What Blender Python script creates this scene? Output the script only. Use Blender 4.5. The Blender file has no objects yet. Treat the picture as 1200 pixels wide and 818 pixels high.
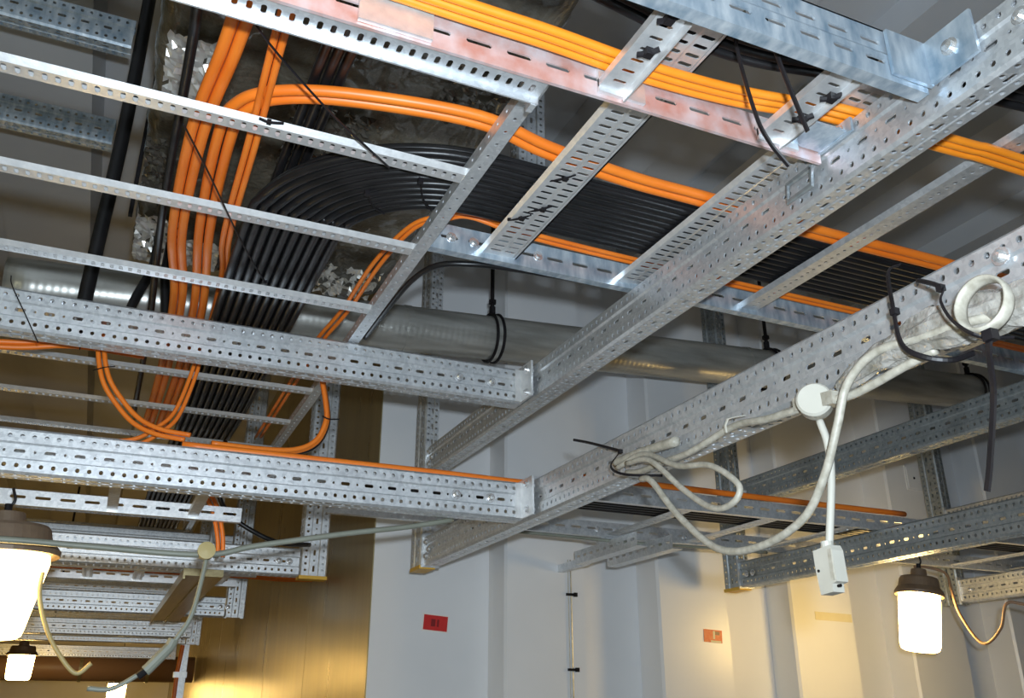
import bpy, math, random
from mathutils import Vector, Matrix, noise
random.seed(7)
S = bpy.context.scene
COL = S.collection

# ------------------------------------------------------------------ camera
PAN, TILT = 0.420838, 0.391754
cam = bpy.data.cameras.new('camera'); cam.sensor_width = 36.0; cam.lens = 36.0*1039.33/1200.0
cam.clip_start = 0.02; cam.clip_end = 60
camo = bpy.data.objects.new('camera', cam); COL.objects.link(camo)
CAM = Vector((0, 0, 1.6))
fw = Vector((math.sin(PAN)*math.cos(TILT), math.cos(PAN)*math.cos(TILT), math.sin(TILT)))
camo.location = CAM; camo.rotation_euler = fw.to_track_quat('-Z', 'Y').to_euler()
S.camera = camo
# ------------------------------------------------------------------ world, light, exposure
w = bpy.data.worlds.new('world'); S.world = w; w.use_nodes = True
w.node_tree.nodes['Background'].inputs[0].default_value = (0.6, 0.65, 0.75, 1)
w.node_tree.nodes['Background'].inputs[1].default_value = 0.01
def lamp_light(name, kind, loc, energy, color, size=.05):
    l = bpy.data.lights.new(name, kind); l.energy = energy; l.color = color
    if kind == 'POINT': l.shadow_soft_size = size
    o = bpy.data.objects.new(name, l); COL.objects.link(o); o.location = loc
    return o
right = Vector((math.cos(PAN), -math.sin(PAN), 0)); up = right.cross(fw)
lamp_light('camera_flash', 'POINT', CAM + right*.05 + up*.10 - fw*.05, 182, (0.77, 0.895, 1.0), .025)
S.view_settings.view_transform = 'Standard'; S.view_settings.look = 'None'
S.view_settings.exposure = 0.0; S.view_settings.gamma = 1.0; S.view_settings.use_curve_mapping = False
LAMP_COL = (1.0, 0.66, 0.22); LAMP_E = 38.0

# ------------------------------------------------------------------ materials
def mat(name, base, rough=.5, metal=0., var=None, scale=20., bump=0., bscale=60., emit=None, estr=0., stretch=None, spec=.5, kind='noise', rvar=0., coat=0.):
    m = bpy.data.materials.new(name); m.use_nodes = True
    nt = m.node_tree; N = nt.nodes; K = nt.links; b = N['Principled BSDF']
    b.inputs['Base Color'].default_value = (*base, 1); b.inputs['Roughness'].default_value = rough
    b.inputs['Metallic'].default_value = metal; b.inputs['Specular IOR Level'].default_value = spec
    b.inputs['Coat Weight'].default_value = coat
    if emit:
        b.inputs['Emission Color'].default_value = (*emit, 1); b.inputs['Emission Strength'].default_value = estr
    tc = N.new('ShaderNodeTexCoord'); mp = N.new('ShaderNodeMapping'); K.new(tc.outputs['Object'], mp.inputs['Vector'])
    if stretch: mp.inputs['Scale'].default_value = stretch
    if var:
        if kind == 'voronoi':
            t = N.new('ShaderNodeTexVoronoi'); t.inputs['Scale'].default_value = scale; src = t.outputs['Color']
            bw = N.new('ShaderNodeRGBToBW'); K.new(src, bw.inputs[0]); src = bw.outputs[0]
            n2 = N.new('ShaderNodeTexNoise'); n2.inputs['Scale'].default_value = scale*.25; K.new(mp.outputs[0], n2.inputs['Vector'])
            mx = N.new('ShaderNodeMath'); mx.operation = 'MULTIPLY_ADD'; K.new(src, mx.inputs[0]); mx.inputs[1].default_value = .45
            m3 = N.new('ShaderNodeMath'); m3.operation = 'MULTIPLY'; K.new(n2.outputs['Fac'], m3.inputs[0]); m3.inputs[1].default_value = .6
            K.new(m3.outputs[0], mx.inputs[2]); src = mx.outputs[0]
        else:
            t = N.new('ShaderNodeTexNoise'); t.inputs['Scale'].default_value = scale; t.inputs['Detail'].default_value = 5; src = t.outputs['Fac']
        K.new(mp.outputs[0], t.inputs['Vector'])
        r = N.new('ShaderNodeValToRGB'); r.color_ramp.elements[0].position = .3; r.color_ramp.elements[1].position = .72
        r.color_ramp.elements[0].color = (*base, 1); r.color_ramp.elements[1].color = (*var, 1)
        K.new(src, r.inputs[0]); K.new(r.outputs[0], b.inputs['Base Color'])
        if rvar:
            rr = N.new('ShaderNodeMapRange'); rr.inputs['To Min'].default_value = rough-rvar; rr.inputs['To Max'].default_value = rough+rvar
            K.new(src, rr.inputs['Value']); K.new(rr.outputs[0], b.inputs['Roughness'])
    if bump:
        t = N.new('ShaderNodeTexNoise'); t.inputs['Scale'].default_value = bscale; t.inputs['Detail'].default_value = 4; K.new(mp.outputs[0], t.inputs['Vector'])
        bp = N.new('ShaderNodeBump'); bp.inputs['Strength'].default_value = bump; bp.inputs['Distance'].default_value = .01
        K.new(t.outputs['Fac'], bp.inputs['Height']); K.new(bp.outputs[0], b.inputs['Normal'])
    return m
M = {}
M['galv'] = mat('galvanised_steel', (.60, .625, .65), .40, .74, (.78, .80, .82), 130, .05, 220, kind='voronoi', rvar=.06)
M['galvdark'] = mat('dark_grey_galvanised_steel', (.32, .36, .385), .40, .72, (.47, .505, .52), 120, .05, 220, kind='voronoi', rvar=.06)  # darker grey than galv, for some arms, posts and the clamp hook
M['bright'] = mat('bright_zinc_steel', (.68, .69, .70), .38, .66, (.84, .84, .84), 60, .04, 200)
M['spangle'] = mat('blue_spangled_zinc', (.26, .36, .46), .36, .6, (.72, .78, .83), 30, .05, 150, stretch=(1.6, 1, .55))
M['pink'] = mat('pink_reflection_zinc', (.60, .30, .235), .40, .45, (.76, .72, .76), 22, .05, 150)  # pink of reflected orange cables painted into the zinc colour
M['pipe'] = mat('weathered_zinc_pipe', (.30, .295, .27), .34, .55, (.60, .60, .57), 9, .08, 60, stretch=(.35, 2.5, 2.5), rvar=.08)
M['bolt'] = mat('bolt_zinc', (.72, .73, .74), .25, .8, (.8, .8, .8), 30)
M['dark'] = mat('black_plastic', (.009, .008, .009), .42, 0, (.014, .012, .014), 30, spec=.25)
M['blackcable'] = mat('black_cable_sheath', (.006, .006, .0065), .34, 0, (.014, .013, .014), 14, .06, 40, spec=.35)
M['orange'] = mat('orange_cable_sheath', (.80, .17, .012), .42, 0, (.88, .23, .02), 8, .02, 60)
M['yellow'] = mat('flash_lit_orange_sheath', (.84, .235, .012), .4, 0, (.92, .30, .02), 8, .02, 60)  # same orange sheath, nearness to the flash painted as a yellower hue
M['white'] = mat('dirty_white_cable', (.30, .275, .22), .45, 0, (.50, .47, .40), 70, .08, 90)
M['whiteplastic'] = mat('white_plastic', (.52, .50, .44), .4, 0, (.45, .43, .37), 12)
M['wrap'] = mat('crumpled_clear_wrap', (.24, .22, .18), .2, .3, (.52, .50, .47), 30, .7, 45)
M['greycable'] = mat('grey_conduit', (.20, .21, .17), .45, 0, (.27, .28, .23), 10)
M['paint'] = mat('grey_wall_paint', (.74, .755, .78), .33, 0, (.79, .80, .82), 3, .012, 14, spec=.5)
M['ceil'] = mat('grey_ceiling_paint', (.50, .515, .54), .5, 0, (.56, .575, .60), 3, .02, 20)
M['gold'] = mat('brushed_tan_panel', (.38, .31, .165), .30, .55, (.50, .42, .24), 10, .16, 16, stretch=(1, 1, .10), rvar=.08)
M['far'] = mat('pale_end_wall', (.72, .68, .58), .5, 0, (.78, .74, .66), 3)
M['floor'] = mat('grey_floor', (.16, .15, .14), .5, 0, (.2, .19, .18), 4)
M['foil'] = mat('crinkled_insulation_foil', (.12, .105, .078), .35, .45, (.22, .20, .155), 9, .55, 48, rvar=.05, coat=1.0)
M['foil'].node_tree.nodes['Principled BSDF'].inputs['Coat Roughness'].default_value = .05
[n for n in M['foil'].node_tree.nodes if n.type == 'BUMP'][0].inputs['Distance'].default_value = .012
M['cap'] = mat('yellow_end_cap', (.62, .36, .03), .5, 0, (.70, .43, .05), 20)
M['lampcap'] = mat('brown_lamp_housing', (.16, .11, .075), .5, .2, (.21, .15, .10), 30, .05, 80)
M['glass'] = mat('lit_opal_glass', (.9, .88, .8), .3, 0, None, emit=LAMP_COL, estr=LAMP_E)
M['glass_dim'] = mat('dimmer_lit_opal_glass', (.9, .88, .8), .3, 0, None, emit=LAMP_COL, estr=13.0)
M['red'] = mat('red_sticker', (.56, .02, .018), .45, 0, (.62, .03, .025), 40)
M['mark'] = mat('dark_print', (.22, .008, .008), .5)
M['orangetag'] = mat('orange_sticker', (.75, .16, .05), .5, 0, (.8, .26, .1), 60)
M['paper'] = mat('white_paper', (.8, .76, .72), .6)
M['tape'] = mat('masking_tape', (.70, .63, .40), .6, 0, (.74, .68, .46), 20)
M['tan'] = mat('tan_cable', (.42, .33, .14), .45, 0, (.5, .4, .18), 10)
M['copper'] = mat('copper_brown_cable', (.30, .17, .09), .45)
M['olive'] = mat('olive_channel', (.30, .25, .13), .3, .6, (.42, .36, .2), 10, stretch=(8, .4, 8))
# pipe: rolled ring relief
def ring_relief(m, freq):
    nt = m.node_tree; N = nt.nodes; K = nt.links; b = N['Principled BSDF']
    tc = N.new('ShaderNodeTexCoord'); wv = N.new('ShaderNodeTexWave'); wv.bands_direction = 'X'
    wv.inputs['Scale'].default_value = freq; wv.inputs['Distortion'].default_value = .6; K.new(tc.outputs['Object'], wv.inputs['Vector'])
    bp = N.new('ShaderNodeBump'); bp.inputs['Strength'].default_value = .10; bp.inputs['Distance'].default_value = .003
    K.new(wv.outputs['Fac'], bp.inputs['Height']); K.new(bp.outputs[0], b.inputs['Normal'])
ring_relief(M['pipe'], 14)

# ------------------------------------------------------------------ mesh helpers
class MB:
    def __init__(s): s.V = []; s.F = []
    def q(s, *pts):
        n = len(s.V); s.V += [tuple(p) for p in pts]; s.F.append(tuple(range(n, n+len(pts))))
    def box(s, x0, x1, y0, y1, z0, z1):
        n = len(s.V); s.V += [(x, y, z) for x in (x0, x1) for y in (y0, y1) for z in (z0, z1)]
        for f in ((0,1,3,2), (4,6,7,5), (0,4,5,1), (2,3,7,6), (0,2,6,4), (1,5,7,3)): s.F.append(tuple(n+i for i in f))
        return s
    def obox(s, o, ex, ey, ez, a, b, c):   # oriented box, half sizes a b c
        n = len(s.V); o = Vector(o); ex, ey, ez = Vector(ex).normalized(), Vector(ey).normalized(), Vector(ez).normalized()
        s.V += [tuple(o+ex*i*a+ey*j*b+ez*k*c) for i in (-1, 1) for j in (-1, 1) for k in (-1, 1)]
        for f in ((0,1,3,2), (4,6,7,5), (0,4,5,1), (2,3,7,6), (0,2,6,4), (1,5,7,3)): s.F.append(tuple(n+i for i in f))
        return s
    def prism(s, poly, f):      # poly: list of 2D, f(p, end) -> 3D
        n = len(s.V); k = len(poly)
        s.V += [f(p, 0) for p in poly] + [f(p, 1) for p in poly]
        for i in range(k): s.F.append((n+i, n+(i+1) % k, n+k+(i+1) % k, n+k+i))
        s.F.append(tuple(range(n, n+k))); s.F.append(tuple(range(n+2*k-1, n+k-1, -1)))
        return s
    def cell(s, o, u, v, n, s0, s1, v0, v1, hl, hh, t):
        cs, cv = (s0+s1)/2, (v0+v1)/2; c = .586*min(hl, hh)
        P = lambda a, b, d=0: tuple(o+u*a+v*b-n*d)
        b0 = len(s.V)
        oc = [(hl, -(hh-c)), (hl, hh-c), (hl-c, hh), (-(hl-c), hh), (-hl, hh-c), (-hl, -(hh-c)), (-(hl-c), -hh), (hl-c, -hh)]
        s.V += [P(s1, v0), P(s1, v1), P(s0, v1), P(s0, v0)] + [P(cs+a, cv+b) for a, b in oc] + [P(cs+a, cv+b, t) for a, b in oc]
        F = [(0, 1, 5, 4), (1, 6, 5), (1, 2, 7, 6), (2, 8, 7), (2, 3, 9, 8), (3, 10, 9), (3, 0, 11, 10), (0, 4, 11)]
        F += [(4+i, 4+(i+1) % 8, 12+(i+1) % 8, 12+i) for i in range(8)]
        s.F += [tuple(b0+i for i in f) for f in F]
    def plate(s, o, u, v, n, L, bands, t=.0035):
        o, u, v, n = Vector(o), Vector(u), Vector(v), Vector(n); prev = None
        P = lambda a, b, d: o+u*a+v*b-n*d
        for v0, v1, d, seq in bands:
            if prev: s.q(P(0, prev[0], prev[1]), P(L, prev[0], prev[1]), P(L, v0, d), P(0, v0, d))
            prev = (v1, d)
            if not seq: s.q(P(0, v0, d), P(L, v0, d), P(L, v1, d), P(0, v1, d)); continue
            period = sum(c[0] for c in seq); k = max(1, int((L-.006)/period)); a = (L-k*period)/2
            s.q(P(0, v0, d), P(a, v0, d), P(a, v1, d), P(0, v1, d)); s.q(P(L-a, v0, d), P(L, v0, d), P(L, v1, d), P(L-a, v1, d))
            for i in range(k):
                for cl, hl, hh in seq:
                    s.cell(o-n*d, u, v, n, a, a+cl, v0, v1, hl, hh, t); a += cl
        return s
    def tube(s, pts, r, n=8, flat=None, cap=True):
        pts = [Vector(p) for p in pts]; b0 = len(s.V); N = None; k = len(pts)
        for i, p in enumerate(pts):
            t = (pts[min(i+1, k-1)]-pts[max(i-1, 0)]).normalized()
            if N is None: N = t.orthogonal().normalized() if flat is None else Vector(flat)
            N = (N-t*N.dot(t)).normalized(); B = t.cross(N)
            rr = r[i] if isinstance(r, (list, tuple)) and not isinstance(r, tuple) else r
            ra, rb = rr if isinstance(rr, tuple) else (rr, rr)
            for j in range(n):
                a = 2*math.pi*(j+.5)/n; s.V.append(tuple(p+N*math.cos(a)*ra+B*math.sin(a)*rb))
        for i in range(k-1):
            for j in range(n):
                s.F.append((b0+i*n+j, b0+i*n+(j+1) % n, b0+(i+1)*n+(j+1) % n, b0+(i+1)*n+j))
        if cap: s.F.append(tuple(b0+j for j in range(n-1, -1, -1))); s.F.append(tuple(b0+(k-1)*n+j for j in range(n)))
        return s
    def lathe(s, prof, n=20, o=(0, 0, 0), ax=(0, 0, 1), cap=True):
        ax = Vector(ax).normalized(); e1 = ax.orthogonal().normalized(); e2 = ax.cross(e1); o = Vector(o); b0 = len(s.V); k = len(prof)
        for r, z in prof:
            for j in range(n):
                a = 2*math.pi*j/n; s.V.append(tuple(o+ax*z+(e1*math.cos(a)+e2*math.sin(a))*r))
        for i in range(k-1):
            for j in range(n): s.F.append((b0+i*n+j, b0+i*n+(j+1) % n, b0+(i+1)*n+(j+1) % n, b0+(i+1)*n+j))
        if cap: s.F.append(tuple(b0+j for j in range(n))); s.F.append(tuple(b0+(k-1)*n+j for j in range(n)))
        return s
    def mesh(s, name, m, smooth=False):
        me = bpy.data.meshes.new(name); me.from_pydata(s.V, [], s.F); me.materials.append(m)
        if smooth: me.polygons.foreach_set('use_smooth', [True]*len(me.polygons))
        me.update(); return me
    def build(s, name, m, parent=None, smooth=False):
        return link(name, s.mesh(name, M[m] if isinstance(m, str) else m, smooth), parent)
def link(name, me, parent=None, loc=None):
    o = bpy.data.objects.new(name, me); COL.objects.link(o); o.parent = parent
    if loc is not None: o.location = loc
    return o
def tag(o, label, cat, group=None):
    o['label'] = label; o['category'] = cat
    if group: o['group'] = group
    return o
def struct(o): o['kind'] = 'structure'; return o
def thing(name, label, cat, loc=(0, 0, 0), frame=None, group=None):
    o = bpy.data.objects.new(name, None); o.empty_display_size = .05; COL.objects.link(o)
    if frame:
        ex, ey, ez = [Vector(f) for f in frame]
        m = Matrix((ex, ey, ez)).transposed().to_4x4(); m.translation = loc; o.matrix_world = m
    else: o.location = loc
    return tag(o, label, cat, group)
def smooth_path(pts, n=8):
    P = [Vector(p) for p in pts]; P = [P[0]*2-P[1]]+P+[P[-1]*2-P[-2]]; out = []
    for i in range(1, len(P)-2):
        for k in range(n):
            t = k/n; a, b, c, d = P[i-1], P[i], P[i+1], P[i+2]
            out.append(.5*((2*b)+(c-a)*t+(2*a-5*b+4*c-d)*t*t+(3*b-a-3*c+d)*t**3))
    out.append(P[-2]); return out
FA = ((0, -1, 0), (1, 0, 0), (0, 0, 1))     # arm reaching toward the viewer, web facing -X
FB = ((1, 0, 0), (0, 1, 0), (0, 0, 1))      # beam along X, web facing -Y
FP = ((0, 0, 1), (1, 0, 0), (0, 1, 0))      # post, web facing -X
FQ = ((0, 0, 1), (0, 1, 0), (-1, 0, 0))     # post, web facing -Y

# ------------------------------------------------------------------ the room
X0, X1, Y0, YW, YE, ZC, XC = -1.6, 6.6, -2.2, 3.50, 13.0, 3.75, .96
YN, MOD, XS = 3.335, .72, 1.46        # near plane of the corrugation, its module and first step
struct(MB().box(X0-.1, X1+.1, Y0-.1, YE+.1, -.1, 0).build('floor', 'floor'))
wb = struct(MB().box(XC+.004, X1, YW, YW+.12, 0, ZC+.12).build('wall_back', 'paint'))
for i in range(7):
    a = XS+MOD*i
    poly = [(a, YW+.001), (a+.003, YN+.012), (a+.012, YN), (a+.362, YN), (a+.392, YW+.001)]
    MB().prism(poly, lambda p, e: (p[0], p[1], .001 if e == 0 else ZC+.119)).build('panel', 'paint', wb)
wc = struct(MB().box(XC+.006, XC+.12, YW+.125, YE, 0, ZC+.1).build('wall_corridor', 'gold'))
y = YW+.004
while y < YE-.2:
    MB().prism([(y, XC+.031), (y, XC), (y+1.152, XC), (y+1.154, XC+.031)], lambda p, e: (p[1], p[0], .001 if e == 0 else ZC+.099)).build('panel', 'gold', wc)
    y += 1.16
struct(MB().box(X0-.1, X0, Y0, YE, 0, ZC+.12).build('wall_left', 'gold'))
struct(MB().box(X0, X1, Y0-.1, Y0, 0, ZC+.12).build('wall_front', 'floor'))
struct(MB().box(X1, X1+.1, Y0, YW+.12, 0, ZC+.12).build('wall_right', 'floor'))
struct(MB().box(X0, XC+.12, YE, YE+.1, 0, ZC+.12).build('wall_end', 'far'))
cl = struct(MB().box(X0-.1, X1+.1, Y0-.1, YE+.1, ZC+.10, ZC+.18).build('ceiling', 'ceil'))
for i in range(-4, 7):
    a = XS+MOD*i
    if a < X0 or a > X1-.4: continue
    y1 = YW if a > XC-.3 else YE
    MB().prism([(a-.02, ZC+.101), (a, ZC), (a+.37, ZC), (a+.40, ZC+.101)], lambda p, e: (p[0], Y0 if e == 0 else y1, p[1])).build('panel', 'ceil', cl)

# ------------------------------------------------------------------ perforated channels
H, Wd = .106, .056
HOLE = [(.025, .0044, .0050)]
MID = [(.038, .0115, .0045), (.0245, .0028, .0032)]
def channel_mesh(L, mname='galv', h=H, w=Wd, top=True):
    b = MB(); k = h/.106
    web = [(.006, .033*k, 0, HOLE), (.037*k, .069*k, .0045, MID), (.073*k, h-.006, 0, HOLE)]
    b.plate((0, 0, 0), (1, 0, 0), (0, 0, 1), (0, -1, 0), L, web)
    bot = [(.006, .021, 0, HOLE), (.023, .035, .0015, MID), (.037, w-.004, 0, HOLE)]
    b.plate((0, 0, 0), (1, 0, 0), (0, 1, 0), (0, 0, -1), L, bot)
    b.q((0, .006, 0), (L, .006, 0), (L, 0, .006), (0, 0, .006)); b.q((0, .006, h), (L, .006, h), (L, 0, h-.006), (0, 0, h-.006))
    if top: b.plate((0, 0, h), (1, 0, 0), (0, 1, 0), (0, 0, 1), L, bot)
    # rolled lips of the open side
    b.box(0, L, w-.004, w, 0, .016); b.box(0, L, w-.004, w, h-.016, h)
    return b.mesh('channel', M[mname])
_cache = {}
def chan(L, mname='galv'):
    key = (round(L, 3), mname)
    if key not in _cache: _cache[key] = channel_mesh(*key)
    return _cache[key]
BOLT = MB().lathe([(.0135, 0), (.0135, .0022), (.0085, .0024), (.0085, .007), (.005, .010), (.0, .0105)], 12, ax=(0, -1, 0)).mesh('bolt', M['bolt'], False)
def beam(name, label, cat, o, frame, L, bolts=(), mname='galv', cap=False, group=None, plate=None):
    t = thing(name, label, cat, o, frame, group)
    ch = link('channel', chan(L, mname), t)
    for (s, z) in bolts: link('bolt', BOLT, ch, (s, -.0002, z))
    if cap: c = MB().box(-.009, .004, -.002, Wd+.002, -.002, H+.002).build('end_cap', 'cap', t); c['label'] = 'yellow plastic end cap'
    if plate == 'end':    # angle bracket and weld plate at the far end of a cross beam
        MB().box(L-.006, L, -.003, Wd+.014, -.004, H+.004).build('end_plate', 'bright', t)
    if plate == 'start':
        MB().box(0, .006, -.008, Wd+.01, -.004, H+.010).build('end_plate', 'galv', t)
    return t
ZL, ZU = 2.10, 2.44
YP = 3.12
ARM_X = 1.040
# posts along the grey wall
P1 = beam('hanging_post', 'galvanised perforated post in front of the grey wall, nearest the tan corner', 'post', (1.03, YP, ZL), FP, ZC-ZL, cap=True)
P2 = beam('hanging_post', 'perforated post beside the orange wall tag, carrying two dark steel arms', 'post', (2.452, YP, ZL), FP, ZC-ZL, mname='galvdark', cap=True)
P3 = beam('hanging_post', 'perforated post directly behind the right-hand lamp', 'post', (3.745, YP, ZL-.01), FP, ZC-ZL+.01, mname='galvdark')
# arms reaching toward the viewer
L1 = 4.60
beam('support_channel', 'upper bright perforated steel arm crossing the middle of the picture diagonally', 'beam', (ARM_X, YP, ZU), FA, L1, [(2.53, .06), (2.65, .06), (.04, .03), (.04, .08), (.07, .05)], plate='start')
beam('support_channel', 'lower perforated steel arm with white cables strapped along it', 'beam', (ARM_X, YP, ZL), FA, L1, [(.04, .03), (.04, .08), (.07, .05), (2.42, .075)], plate='start')
beam('support_channel', 'dark upper perforated arm on the post beside the orange tag', 'beam', (2.455, YP, ZU), FA, 4.2, [(.05, .05), (.09, .05)], 'galvdark', plate='start')
beam('support_channel', 'lower perforated arm behind the hanging white connector', 'beam', (2.455, YP, ZL), FA, 4.2, [(.05, .05), (.09, .05)], 'galvdark', plate='start')
beam('support_channel', 'short perforated arm right of the lit lamp', 'beam', (3.75, YP, ZL), FA, 4.0, [(.06, .05)], plate='start')
beam('support_channel', 'perforated arm high on the post behind the right-hand lamp', 'beam', (3.75, YP, ZU), FA, 4.0, plate='start')
# cross beams on the left
YB = 2.225
for z, lab in ((ZU, 'upper perforated cross beam bolted to the diagonal arm, under the cable ladder'), (ZL, 'lower perforated cross beam with an orange cable lying along its top')):
    b = beam('cross_channel', lab, 'beam', (-.95, YB, z), FB, ARM_X-.012+.95, [(1.78, .053), (1.88, .053)])
    # bolted angle cleat at the arm
    MB().box(1.955, 1.978, -.004, Wd+.004, .004, H-.004).build('cleat', 'bright', b)
    c = MB().box(1.972, 1.9785, -.075, .06, .002, H+.003).build('cleat', 'bright', b)
    for yy, zz in ((-.045, .02), (-.045, .09)): MB().lathe([(.011, 0), (.011, .003), (.007, .003), (.007, .009), (.0, .010)], 10, (1.972, yy, zz), (-1, 0, 0)).build('bolt', 'bolt', c)
# frames of the corridor
for k, (yf, lab) in enumerate(((3.55, 'nearest corridor post with a yellow cap, at the tan wall corner'), (5.28, 'second corridor post along the tan wall'), (7.5, 'third corridor post along the tan wall'), (9.6, 'fourth, farthest corridor post along the tan wall'))):
    xr = .79 if k == 0 else .735
    beam('hanging_post', lab, 'post', (xr, yf, ZL), FQ, ZC-ZL, cap=(k == 0))
    nm = ('nearest', 'second', 'third', 'fourth')[k]
    beam('corridor_channel', 'lower perforated corridor arm on the %s post along the tan wall' % nm, 'beam', (-1.3, yf-.0, ZL), FB, xr-H-.004+1.3, [(1.9, .053), (1.94, .053)])
    beam('corridor_channel', 'upper perforated corridor arm on the %s post along the tan wall' % nm, 'beam', (-1.3, yf-.0, ZU), FB, xr-H-.004+1.3)
beam('corridor_channel', 'bright perforated beam just beyond the third corridor post', 'beam', (-1.3, 6.85, ZL-.0), FB, 1.9, group=None)
beam('hanging_post', 'dim perforated post above the black cable bend, hanging from the ceiling', 'post', (1.11, 2.2, 3.02), FQ, ZC-3.02)
beam('ceiling_channel', 'galvanised beam under the ceiling, topmost at the left edge', 'beam', (-1.3, 2.40, 3.455), FB, 1.12, mname='spangle')
beam('ceiling_channel', 'galvanised beam under the ceiling, second from the top at the left edge', 'beam', (-1.3, 2.95, 3.455), FB, 1.08, mname='spangle')
for yc in (2.43, 2.98):
    pass

# ------------------------------------------------------------------ cable ladders
RUNGSEQ = [(.0195, .0040, .0085)]
def rung_mesh(L, name='rung', w=.034, lip=.012, far=False, m='bright', seq=RUNGSEQ, rows=1):
    b = MB()
    if rows == 1: bands = [(.004, w-.003, 0, seq)]
    else:
        h2 = w/2; bands = [(.008, h2-.002, 0, seq), (h2+.002, w-.008, .0012, seq)]
    b.plate((0, 0, 0), (1, 0, 0), (0, 1, 0), (0, 0, -1), L, bands, .002)
    if far: b.box(0, L, w-.003, w, -lip, .002)
    else:
        b.q((0, .004, 0), (L, .004, 0), (L, -.006, lip*.8), (0, -.006, lip*.8)); b.q((0, -.006, lip*.8), (L, -.006, lip*.8), (L, .006, lip), (0, .006, lip))
    b.box(0, L, w-.003, w, 0, lip) if not far else b.box(0, L, 0, .004, 0, lip)
    if rows == 2: b.q((0, 0, 0), (L, 0, 0), (L, .008, 0), (0, .008, 0)); b.q((0, w-.008, 0), (L, w-.008, 0), (L, w, 0), (0, w, 0))
    return b.mesh(name, M[m])
def rail_mesh(L, h, m, w=.022, rows=1, slot=(.066, .0205, .0042)):
    b = MB()
    if rows == 1: bands = [(0, .012, 0, None), (.012, h-.012, .0, [slot]), (h-.012, h, 0, None)]
    else: bands = [(0, .014, 0, None), (.014, h*.46, 0, [slot]), (h*.54, h-.014, .004, [slot]), (h-.014, h, .004, None)]
    b.plate((0, 0, 0), (1, 0, 0), (0, 0, 1), (0, -1, 0), L, bands)
    b.box(0, L, 0, w, -.003, 0); b.box(0, L, .004, w, h-.003, h)
    return b.mesh('rail', M[m])
# ladder running away along the corridor (left)
lad = thing('cable_ladder', 'cable ladder with white rungs at upper left, orange and black cables lying on it', 'cable ladder', (0, 0, 2.55))
XR, XL = .505, -.45
rm = MB().plate((0, 0, 0), (0, 1, 0), (0, 0, 1), (-1, 0, 0), 2.56, [(0, .007, 0, None), (.007, .02, 0, [(.04, .004, .003)]), (.02, .027, 0, None)]).plate((0, 0, 0), (0, 1, 0), (1, 0, 0), (0, 0, -1), 2.56, [(0, .008, 0, None), (.008, .022, 0, [(.04, .0045, .003)]), (.022, .03, 0, None)]).mesh('rail', M['galv'])
link('rail', rm, lad, (XR, 1.03, -.001)); link('rail', rm, lad, (XL-.03, 1.03, -.001))
rg = rung_mesh(XR-XL); r0 = rung_mesh(XR-XL, far=True, lip=.012, w=.044, m='galv')
for yy in (1.342, 1.660, 2.005, 2.36, 2.685, 3.04, 3.40): link('rung', rg, lad, (XL, yy, .001))
lad2 = thing('cable_ladder', 'distant cable ladder hanging farther down the corridor, seen below the lower cross beam', 'cable ladder', (0, 0, 2.556))
link('rail', rm, lad2, (.36, 3.75, 0)); link('rail', rm, lad2, (.36, 6.31, 0)); link('rail', rm, lad2, (-.6, 3.75, 0)); link('rail', rm, lad2, (-.6, 6.31, 0))
rg2 = rung_mesh(.96, m='galv')
for i in range(13): link('rung', rg2, lad2, (-.6, 3.9+i*.36, .002))
# ladder crossing the room
lx = thing('cable_ladder', 'upper cable ladder crossing to the right, slotted side rail in front of the black cables', 'cable ladder', (0, 0, 2.556))
link('rail', rail_mesh(3.6, .062, 'spangle'), lx, (.53, 1.64, 0))
for s in (.585, .640, .74, .80):
    MB().lathe([(.012, 0), (.012, .002), (.007, .0025), (.007, .007), (0, .008)], 12, (s, 1.64, .031), (0, -1, 0)).build('bolt', 'bolt', lx)
link('rail', rail_mesh(3.0, .062, 'spangle'), lx, (1.10, .58, 0))
link('rail', rail_mesh(.76, .098, 'spangle', rows=2, slot=(.062, .019, .0045)), lx, (.27, .745, -.078))
STR = [(.0215, .0042, .0125)]
def cross_rung(x, wid, y0, y1, z, rows=2, m='bright', parent=None, seq=STR, lip=.02, far=False):
    me = rung_mesh(y1-y0, w=wid, rows=rows, m=m, seq=seq, lip=lip, far=far)
    o = link('rung', me, parent); o.matrix_local = Matrix(((0, 1, 0, x), (-1, 0, 0, y1), (0, 0, 1, z), (0, 0, 0, 1))); return o
cross_rung(.660, .084, .80, 1.64, .010, parent=lx, lip=.012)
cross_rung(1.012, .075, .775, 1.64, .010, parent=lx, lip=.012)
for xx in (1.375, 1.735, 2.095, 2.455, 2.815, 3.175, 3.535): cross_rung(xx, .052, .60, 1.64, .010, rows=1, m='galv', parent=lx, seq=[(.02, .004, .004)], lip=.012)
# narrow ladder under it, hung from the arm
ln = thing('cable_ladder', 'narrow pink-tinted ladder with yellow cables at the top of the picture', 'cable ladder', (0, 0, 2.50))
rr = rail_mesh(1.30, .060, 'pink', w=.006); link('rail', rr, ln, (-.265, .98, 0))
es = link('edge_strip', r0, ln, (XL, .9865, .001)); es['label'] = 'grey dimpled strip with a white lip'
MB().box(XR-.012, XR-.002, 1.03, 1.05, -.012, .075).build('joint_plate', 'galv', ln)
for x_ in (.585, .895):
    o = cross_rung(x_, .048, .77, .977, .012, rows=1, m='bright', parent=ln, seq=[(.026, .0035, .011)], lip=.014, far=True)
    MB().box(x_, x_+.085, .973, .9795, .004, .05).build('joint_plate', 'bright', ln)
MB().box(.2, .31, .9715, .979, .002, .058).build('joint_plate', 'bright', ln)
MB().obox((1.000, .945, .02), (1, 0, 0), (0, 1, 0), (0, 0, 1), .034, .032, .0025).build('bracket', 'spangle', ln)
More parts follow.
